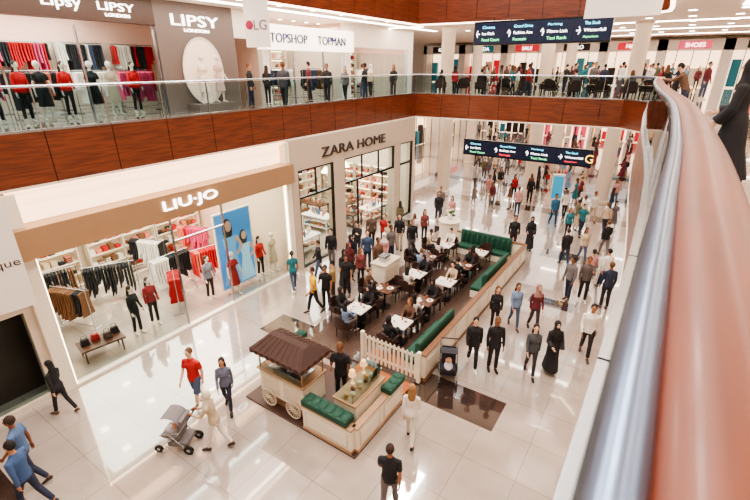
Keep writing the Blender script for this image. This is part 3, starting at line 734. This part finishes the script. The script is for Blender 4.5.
    if bottom=='abaya':
        st=abs(math.sin(R(hip[0]))-math.sin(R(hip[1])))*.4
        if max(hip)<60:
            G[1].tube([(0,0,.1),(0,0,-.05),(0,0,-.4),(0,0.0,-.83)],[(.14,.11),(.18,.15),(.19,.17+st*.3),(.23,.22+st)],18)
        else:
            G[1].tube([(0,-.02,.02),(0,.22,.0),(0,.46,-.02),(0,.52,-.15),(0,.5,-.42)],[(.18,.1),(.19,.11),(.17,.1),(.17,.1),(.18,.12)],16)
    if bottom in('dress','skirt'):
        gi=1 if bottom=='dress' else 2
        G[gi].tube([(0,0,.1),(0,0,-.05),(0,.01,-.3),(0,.01,-.52)],[(.13,.1),(.175,.135),(.2,.16),(.22,.19)],16)
    allb=MB()
    for k_ in G: allb.add(G[k_].V,G[k_].F,k_)
    me=allb.mesh('tmp',[],False); o=bpy.data.objects.new('tmp',me); COL.objects.link(o)
    rm=o.modifiers.new('r','REMESH'); rm.mode='VOXEL'; rm.voxel_size=.0135
    sm=o.modifiers.new('s','SMOOTH'); sm.factor=.5; sm.iterations=3
    dg=bpy.context.evaluated_depsgraph_get(); rme=bpy.data.meshes.new_from_object(o.evaluated_get(dg)); bpy.data.objects.remove(o)
    bv={k_:BVHTree.FromPolygons(G[k_].V,G[k_].F) for k_ in G if G[k_].F}
    out=MB(); V=[v.co.copy() for v in rme.vertices]; out.V=V
    for p in rme.polygons:
        c=p.center; best=9;bi=1
        for k_ in (1,2,3,0):
            if k_ in bv:
                d=bv[k_].find_nearest(c)[3]
                if d is not None and d<best-.002: best=d;bi=k_
        out.F.append(tuple(p.vertices)); out.M.append(bi)
    bpy.data.meshes.remove(rme)
    C=T(0,.02,.705); HM=Matrix.Translation(C)@Matrix.Rotation(R(head[0]),4,'Z')@Matrix.Rotation(R(-head[1]-lean*.6),4,'X')
    def skull(x,y,z):
        if z<0: x*=1-.28*z*z; y*=(1-.12*z*z) if y>0 else (1-.4*z*z)
        if y>0: y=y*.97
        return x,y,z
    X.ell((0,0,0),(.075,.096,.118),0,20,14,skull,HM)
    X.tube([HM@Vector((0,.086,.02)),HM@Vector((0,.1,-.012)),HM@Vector((0,.106,-.028)),HM@Vector((0,.088,-.034))],[(.008,.006),(.012,.01),(.016,.01),(.01,.006)],8,0)
    for s in (-1,1):
        X.ell((s*.029,.083,.004),(.013,.009,.007),5,8,6,None,HM); X.ell((s*.03,.087,.024),(.018,.006,.004),4,8,5,None,HM)
        X.ell((s*.077,-.005,-.005),(.01,.02,.032),0,8,6,None,HM)
    X.ell((0,.083,-.058),(.025,.009,.008),6,8,6,None,HM)
    if hair=='scarf':
        X.ell((0,-.02,.008),(.095,.108,.135),4,16,12,None,HM)
        X.tube([HM@Vector((0,-.01,-.07)),C+Vector((0,-.005,-.16)),C+Vector((0,-.005,-.24)),C+Vector((0,0,-.31))],[(.085,.09),(.095,.09),(.15,.11),(.17,.115)],14,4)
    else:
        X.ell((0,-.018,.026),(.085,.098,.108),4,16,12,None,HM)
        if hair=='long':
            X.tube([HM@Vector((0,-.04,.03)),HM@Vector((0,-.06,-.08)),C+Vector((0,-.085,-.2)),C+Vector((0,-.1,-.3))],[(.082,.06),(.092,.05),(.1,.04),(.06,.02)],12,4)
        if hair=='bun': X.ell((0,-.12,.05),(.045,.045,.045),4,10,8,None,HM)
    out.add(X.V,X.F,0); out.M[-len(X.M):]=X.M
    zm=min(v.z for v in out.V)
    for v in out.V: v.z-=zm
    mats=[cloth((200,150,120))]*8
    me=out.mesh('person_'+key,mats,True,60)
    return me
B={}
B['mwalk']=body('mwalk',hip=(17,-13),knee=(6,20),arm=((-12,6,12),(14,6,22)))
B['mwalk_s']=body('mwalk_s',hip=(-12,16),knee=(20,5),arm=((16,7,25),(-12,7,10)),sleeve='short')
B['mstand']=body('mstand',hip=(3,-4),knee=(4,2),arm=((4,8,14),(2,9,10)))
B['mstand_s']=body('mstand_s',hip=(-3,4),knee=(2,6),arm=((6,9,18),(30,6,85)),sleeve='short',head=(12,10))
B['mphone']=body('mphone',hip=(4,-6),knee=(5,3),arm=((35,4,90),(4,8,12)),head=(-8,18))
B['mshorts']=body('mshorts',hip=(15,-12),knee=(5,20),arm=((-10,8,14),(14,8,30)),bottom='shorts',sleeve='short')
B['wwalk']=body('wwalk',True,hip=(16,-13),knee=(5,20),arm=((-11,6,12),(14,6,24)),hair='long')
B['wstand']=body('wstand',True,hip=(2,-4),knee=(3,4),arm=((6,8,30),(3,8,12)),hair='long',head=(15,0))
B['wbag']=body('wbag',True,hip=(-11,13),knee=(18,4),arm=((14,7,30),(6,10,12)),hair='bun',sleeve='short',bag=True)
B['wdress']=body('wdress',True,hip=(9,-7),knee=(4,12),arm=((10,8,20),(-6,8,12)),hair='long',bottom='dress',sleeve='short')
B['wscarf']=body('wscarf',True,hip=(12,-10),knee=(4,16),arm=((8,7,20),(-8,7,14)),hair='scarf')
B['abaya']=body('abaya',True,hip=(9,-8),knee=(4,12),arm=((8,9,30),(12,9,60)),hair='scarf',bottom='abaya',sleeve='wide')
B['abaya2']=body('abaya2',True,hip=(2,-2),knee=(2,2),arm=((2,7,14),(4,7,20)),hair='scarf',bottom='abaya',sleeve='wide',head=(25,4))
B['push']=body('push',True,hip=(16,-13),knee=(5,20),arm=((34,4,50),(34,4,50)),lean=6,hair='scarf')
B['msit']=body('msit',hip=(85,80),knee=(82,86),arm=((38,6,50),(30,8,58)),lean=8,head=(0,8))
B['wsit']=body('wsit',True,hip=(84,84),knee=(84,76),arm=((30,5,62),(38,6,46)),lean=5,hair='long')
B['ssit']=body('ssit',True,hip=(84,84),knee=(84,80),arm=((34,5,52),(34,6,52)),lean=6,hair='scarf',bottom='abaya',sleeve='wide')
B['mlean']=body('mlean',hip=(0,-10),knee=(5,0),arm=((60,10,40),(60,10,40)),lean=22,head=(10,10))
B['manneq']=body('manneq',True,hip=(6,-8),knee=(4,4),arm=((10,14,30),(-6,12,10)),hair='short',bottom='dress',sleeve='short',head=(20,0))
SK=[(214,166,138),(186,132,100),(158,106,78),(224,180,152),(130,84,60)]
HR=[(34,24,22),(54,36,28),(24,20,20),(100,66,40)]
BLK=(30,27,30);WHT=(226,216,206);NVY=(38,44,64);JEAN=(70,84,110);GRY=(104,98,98);RED=(160,38,40);TEAL=(36,104,112);YEL=(222,174,40);BEI=(190,168,142);MAR=(100,38,44);BRN=(98,70,54);PNK=(190,136,130);LBL=(120,140,168);GRN=(60,90,66);OLV=(92,86,62)
def person(key,x,y,rz,top,bot,hair=None,shoes=None,skin=None,z=0.0,h=None,name=None,rn=random):
    me=B[key]; male=key[0]=='m' and key!='manneq'
    if name is None: name={'msit':'seated_man','wsit':'seated_woman','ssit':'seated_woman','manneq':'mannequin'}.get(key,'man' if male else 'woman')
    h=h or (rn.uniform(.97,1.05) if male else rn.uniform(.91,.97))
    o=place(name,me,(x,y,z),R(rz),h)
    skin=skin or rn.choice(SK); hair=hair or rn.choice(HR); shoes=shoes or rn.choice([BLK,BRN,WHT,(60,50,48)])
    if key.startswith('abaya') and hair in HR: hair=rn.choice([BLK,BLK,(40,36,44),top])
    cols=[skin,top,bot,shoes,hair,(30,22,20),(170,90,84),rn.choice([RED,WHT,BEI,BLK])]
    for i,s in enumerate(o.material_slots):
        s.link='OBJECT'; s.material=cloth(tuple(cols[i]))
    return o
def mq(x,y,rz,top,bot,z=0,sk=(226,210,198)):
    return person('manneq' if bot is None else 'wstand',x,y,rz,top,bot or top,hair=sk if bot is None else (60,40,30),shoes=sk,skin=sk,z=z,h=1.0,name='mannequin')
A_,C_,R_,L_=34,214,-56,124
P=[('wwalk',-11.4,2.8,L_-10,BLK,BLK),('mwalk',-9.0,1.25,L_,(60,84,124),NVY),('mwalk_s',-9.75,1.5,L_+15,(80,104,140),NVY),
('mshorts',-8.75,4.85,200,(180,36,38),(80,90,120)),('wwalk',-8.0,5.2,225,(100,104,124),NVY),('push',-7.2,4.25,118,BEI,WHT,(214,200,180)),
('wwalk',-3.6,6.9,20,WHT,(214,204,190),(150,110,70)),('mwalk_s',-3.1,5.15,20,(30,28,32),GRY),
('mwalk',-3.45,10.3,205,BLK,(34,34,40)),('mstand',-2.9,10.5,215,BLK,(30,30,36)),
('wwalk',-1.95,10.9,200,(70,72,76),(50,48,52)),('abaya',-1.5,11.4,210,BLK,BLK,BLK),('mwalk',-.8,12.7,190,WHT,BLK),
('wstand',-3.6,12.6,200,BLK,BLK),('wwalk',-3.1,13.1,210,LBL,JEAN),('wscarf',-2.5,13.3,215,MAR,(60,44,50),(150,110,100)),
('mstand',-2.0,16.1,150,GRY,NVY),('mphone',-1.5,16.3,200,(90,80,78),BLK),('wbag',-1.5,17.5,30,PNK,JEAN),('mwalk',-1.0,17.8,40,WHT,NVY),('mwalk',-2.8,19.3,30,BLK,NVY),('wwalk',-2.2,20.1,210,BEI,JEAN),
('mstand',-.75,16.2,30,NVY,BLK),('mwalk',-1.5,21.4,30,BLK,GRY),('wstand',-3.4,22.9,200,TEAL,BLK),('mwalk_s',-2.9,23.6,210,TEAL,NVY),('mwalk',-4.5,24.6,210,(40,90,120),NVY),('mstand',-5.2,19.6,200,BLK,(60,30,34)),('abaya',-4.6,20.3,190,BLK,BLK,BLK),
('mwalk',-2.8,26.4,210,WHT,BEI),('wwalk',-2.2,30.7,210,PNK,JEAN),('mstand',-6.8,28.2,200,BLK,BLK),('wstand',-7.9,28.4,200,RED,BLK),
('wbag',-11.1,10.9,60,TEAL,JEAN),('mwalk_s',-9.35,10.1,150,YEL,BLK),('mstand_s',-9.2,11.0,130,(150,120,70),(60,50,48)),('mstand',-11.2,13.4,200,BLK,GRY),('abaya',-9.6,12.2,240,BLK,BLK,BLK),('wscarf',-9.9,12.95,240,MAR,BLK,MAR),('mphone',-10.9,14.9,200,BLK,NVY),('mstand',-9.8,14.1,220,(60,76,104),NVY),('wstand',-9.15,12.7,240,(120,60,60),BLK),
('mwalk_s',-10.4,16.4,190,RED,NVY),('mstand',-11.0,16.2,200,(90,70,60),BLK),('mstand',-9.8,16.8,200,BLK,BEI),('wdress',-9.5,17.7,200,WHT,WHT),('wstand',-9.3,18.4,220,(120,60,56),BLK),('mwalk',-10.0,21.4,210,BLK,NVY),('mwalk',-10.5,22.7,200,GRY,BLK),('wwalk',-9.2,21.4,200,PNK,BLK),
('mstand',-9.3,15.2,250,GRY,NVY),('wscarf',-9.2,14.5,200,PNK,BLK,WHT),('wwalk',-11.2,19.2,30,OLV,BLK),('mstand_s',-5.75,7.05,200,BLK,BLK),('mstand_s',-9.15,10.55,200,BLK,BLK),
('abaya2',-10.3,13.6,230,BLK,BLK,BLK),('mstand',-9.0,13.7,250,BRN,BLK),('mphone',-9.7,15.7,180,BEI,JEAN),('mstand',-8.9,16.4,230,BLK,GRY),('mwalk',-10.9,12.2,140,BLK,JEAN),('mstand_s',-9.1,11.7,200,BLK,BLK)]
for q in P:
    person(q[0],q[1],q[2],q[3],q[4],q[5],hair=(q[6] if len(q)>6 else None),z=(ZP if (-8.7<q[1]<-4.4 and 8.6<q[2]<18.6) or q[1:3]==(-5.75,7.05) else 0))
TOPS=[BLK,BLK,WHT,NVY,GRY,MAR,TEAL,BEI,MAR,PNK,LBL,BLK,OLV,BRN,BLK,GRY,WHT,RED]; BOTS=[BLK,NVY,JEAN,GRY,BEI,BLK]
rn=random.Random(21); used=[(q[1],q[2]) for q in P]+[(-12.6,27.5),(-7.6,31),(-3,31),(-15,38),(-8,40),(-1.5,40)]
cnt=0;tries=0
while cnt<112 and tries<6000:
    tries+=1
    y=24.3+31*rn.random()**1.0; xl=-11 if y<30 else -11-(y-30)*.45; x=rn.uniform(xl,-1.3)
    if any((x-a)**2+(y-c)**2<.6 for a,c in used): continue
    used.append((x,y)); cnt+=1
    person(rn.choice(['mwalk','mwalk_s','mstand','mphone','wwalk','wstand','wbag','abaya','abaya2','wscarf','wdress','mstand_s']),x,y,rn.choice([30,210,200,220,124,-56,rn.uniform(0,360)]),rn.choice(TOPS),rn.choice(BOTS),rn=rn)
for i,s in enumerate(seats):
    if i%5!=4:
        k=rn.choice(['msit','wsit','ssit','msit','wsit'])
        c=rn.choice([BLK,WHT,GRY,NVY,BRN,PNK,LBL,BEI]) if k!='ssit' else BLK
        dx,dy=math.sin(R(s[2]))*.05,-math.cos(R(s[2]))*.05
        person(k,s[0]+dx,s[1]+dy,s[2],c,rn.choice(BOTS),hair=(BLK if k=='ssit' else None),z=ZP,h=.94,rn=rn)
UP=[('mstand',-14.8,13.0,R_,BLK,NVY),('wstand',-15.3,14.4,30,BLK,BLK),('mwalk',-13.0,13.1,30,(60,56,60),BLK),('mwalk',-13.8,16.7,210,BLK,BLK),('wwalk',-13.6,17.8,200,GRY,BLK),('mstand',-13.0,18.6,100,BLK,NVY),('wscarf',-14.5,21.3,200,BEI,BLK,WHT),('mwalk',-14.2,20.1,30,WHT,JEAN),('wstand',-13.2,21.6,200,BLK,BLK),('mstand',-15.0,16.8,120,MAR,BLK)]
for q in UP: person(q[0],q[1],q[2],q[3],q[4],q[5],hair=(q[6] if len(q)>6 else None),z=ZF)
used=[(-12.6,27),(-7.6,31),(-2.5,30),(-15,38),(-8,40)]
cnt=0
while cnt<56:
    x=rn.uniform(-14,1.5);y=rn.uniform(23.9,43)
    if any((x-a)**2+(y-c)**2<.5 for a,c in used) or 24.9<y<28: continue
    used.append((x,y));cnt+=1
    person(rn.choice(['mwalk','mstand','wwalk','wstand','abaya','wscarf','mphone']),x,y,rn.uniform(0,360),rn.choice(TOPS),rn.choice(BOTS),z=ZF,rn=rn)
for i in range(0,9,2): person('msit' if i%4 else 'wsit',-12.2+i*1.25+.03,25.4+(i%2)*.3-.02,20,rn.choice(TOPS),rn.choice(BOTS),z=ZF,h=1.05,rn=rn)
person('abaya',.72,8.2,70,BLK,BLK,BLK,z=ZF,h=.98)
person('mlean',.05,17.0,80,BRN,NVY,z=ZF,h=1.0)
person('mwalk',3.0,18,30,GRY,NVY,z=ZF); person('wwalk',2.4,21,200,BEI,BLK,z=ZF)
mq(-13.3,5.85,-70,BLK,BLK); mq(-13.4,6.5,-100,(140,36,40),BLK); mq(-13.3,8.7,-90,(120,120,130),BLK); mq(-12.8,9.45,-90,RED,None); mq(-13.2,11.15,-90,(190,40,36),BLK); mq(-13.1,11.75,-80,BEI,None)
VR=(196,24,28)
for x,y,rz,t,bt in [(-17.0,2.9,-90,VR,None),(-17.1,3.6,-80,VR,None),(-17.0,4.4,-90,BLK,None),(-17.1,5.1,-70,(150,30,50),BLK),(-16.9,5.8,-90,VR,BLK),(-17.0,6.4,-90,BLK,None),(-17.0,7.1,-90,VR,BLK),(-16.9,7.9,-90,BLK,None),(-17.0,8.6,-90,(200,170,150),None),(-17.0,9.4,-90,VR,BLK)]:
    mq(x,y,rz,t,bt,ZF)
mq(-15.9,11.6,-90,(230,214,196),None,ZF+.25); mq(-15.9,12.35,-80,(200,170,166),None,ZF+.25)
def stroller(x,y,rz,c):
    b=MB()
    for s in (-.24,.24):
        b.tube([(s,-.45,1.02),(s,-.2,.62),(s,.35,.12)],.013,8,0); b.tube([(s,.1,.55),(s,-.32,.12)],.013,8,0); b.tube([(s,-.2,.62),(s,.3,.5)],.012,8,0)
        for yy,r in ((.38,.1),(-.34,.12)):
            b.tube([(s-.02,yy,r),(s+.02,yy,r)],[r,r],16,1); b.tube([(s-.025,yy,r),(s+.025,yy,r)],[r*.4]*2,10,0)
    b.tube([(-.24,-.45,1.02),(.24,-.45,1.02)],.018,8,1,side=(0,0,1))
    b.obox((0,.08,.42),(.4,.42,.08),2,rx=R(8)); b.obox((0,-.16,.66),(.4,.07,.52),2,rx=R(18)); b.box(-.22,.22,-.3,.15,.18,.3,2)
    for k in range(7):
        q0=R(-10+k*18);q1=R(-10+(k+1)*18)
        b.add([(-.23,-.18-.3*math.cos(q0)+.25,.7+.3*math.sin(q0)),(.23,-.18-.3*math.cos(q0)+.25,.7+.3*math.sin(q0)),(.23,-.18-.3*math.cos(q1)+.25,.7+.3*math.sin(q1)),(-.23,-.18-.3*math.cos(q1)+.25,.7+.3*math.sin(q1))],[(0,1,2,3)],2)
    b.ell((0,.02,.6),(.09,.08,.1),3,10,8); b.ell((0,.1,.48),(.13,.2,.09),4,10,8)
    b.obj('stroller',[m_steel,m_black,cloth(c),cloth((214,166,138)),cloth((190,180,188))],(x,y,0),R(rz))
stroller(-8.03,3.82,118,(120,112,112)); stroller(-3.85,9.5,205,(44,42,50))
b=MB(); b.box(-.35,.35,-.12,.12,0,2.0,0); b.box(-.3,.3,-.13,-.12,.5,1.9,1); b.obj('information_totem',[m_white,mat('screen_teal',(40,130,160),emit=.8)],(-5.3,28.6,0),R(20),smooth=False)
# ------------------------------------------------------------------ lights
def area(name,loc,sx,sy,E,col=(1,.9,.8),rot=(0,0,0)):
    l=bpy.data.lights.new(name,'AREA'); l.shape='RECTANGLE'; l.size=sx; l.size_y=sy; l.energy=E; l.color=col
    o=bpy.data.objects.new(name,l); COL.objects.link(o); o.location=loc; o.rotation_euler=rot
for x in (-9.5,-3):
    for y in (0,6,12,18): area('atrium_panel_light',(x,y,17.38),1.1,3.2,600,(1,.95,.89))
area('shop_light_fashion',(-15.5,7.8,4.05),5.5,8,900,(1,.89,.77))
area('shop_light_home',(-15.5,17.4,4.35),5.5,9,800,(1,.91,.81))
area('upper_shop_light_1',(-18.6,6.2,10.2),3.5,7,680,(1,.92,.84)); area('upper_shop_light_2',(-18.6,21,10.2),3.5,12,700,(1,.94,.9))
area('upper_left_light',(-14.4,10,10.3),3,24,430,(1,.91,.82))
area('upper_far_light',(-7,33,10.3),20,16,1200,(1,.91,.83))
area('upper_right_light',(4.5,12,10.3),5,24,420,(1,.9,.8))
area('ground_far_light',(-10,38,5.45),22,28,2300,(1,.93,.86))
area('ground_right_light',(1.1,8,5.4),1.2,24,100,(1,.9,.8))
w=bpy.data.worlds.new('world'); sc.world=w; w.use_nodes=True; bg=w.node_tree.nodes['Background']; bg.inputs[0].default_value=(1,.94,.9,1); bg.inputs[1].default_value=.5
# ------------------------------------------------------------------ camera
cam=bpy.data.cameras.new('camera'); co=bpy.data.objects.new('camera',cam); COL.objects.link(co)
cam.lens=20.88; cam.sensor_width=36; co.location=(0,0,8.2); co.rotation_euler=(R(90-22.93),0,R(33.7)); cam.clip_start=.02
cam.dof.use_dof=True; cam.dof.focus_distance=13; cam.dof.aperture_fstop=2.8
sc.camera=co
sc.view_settings.view_transform='AgX'; sc.view_settings.look='AgX - Medium High Contrast'; sc.view_settings.exposure=0.4
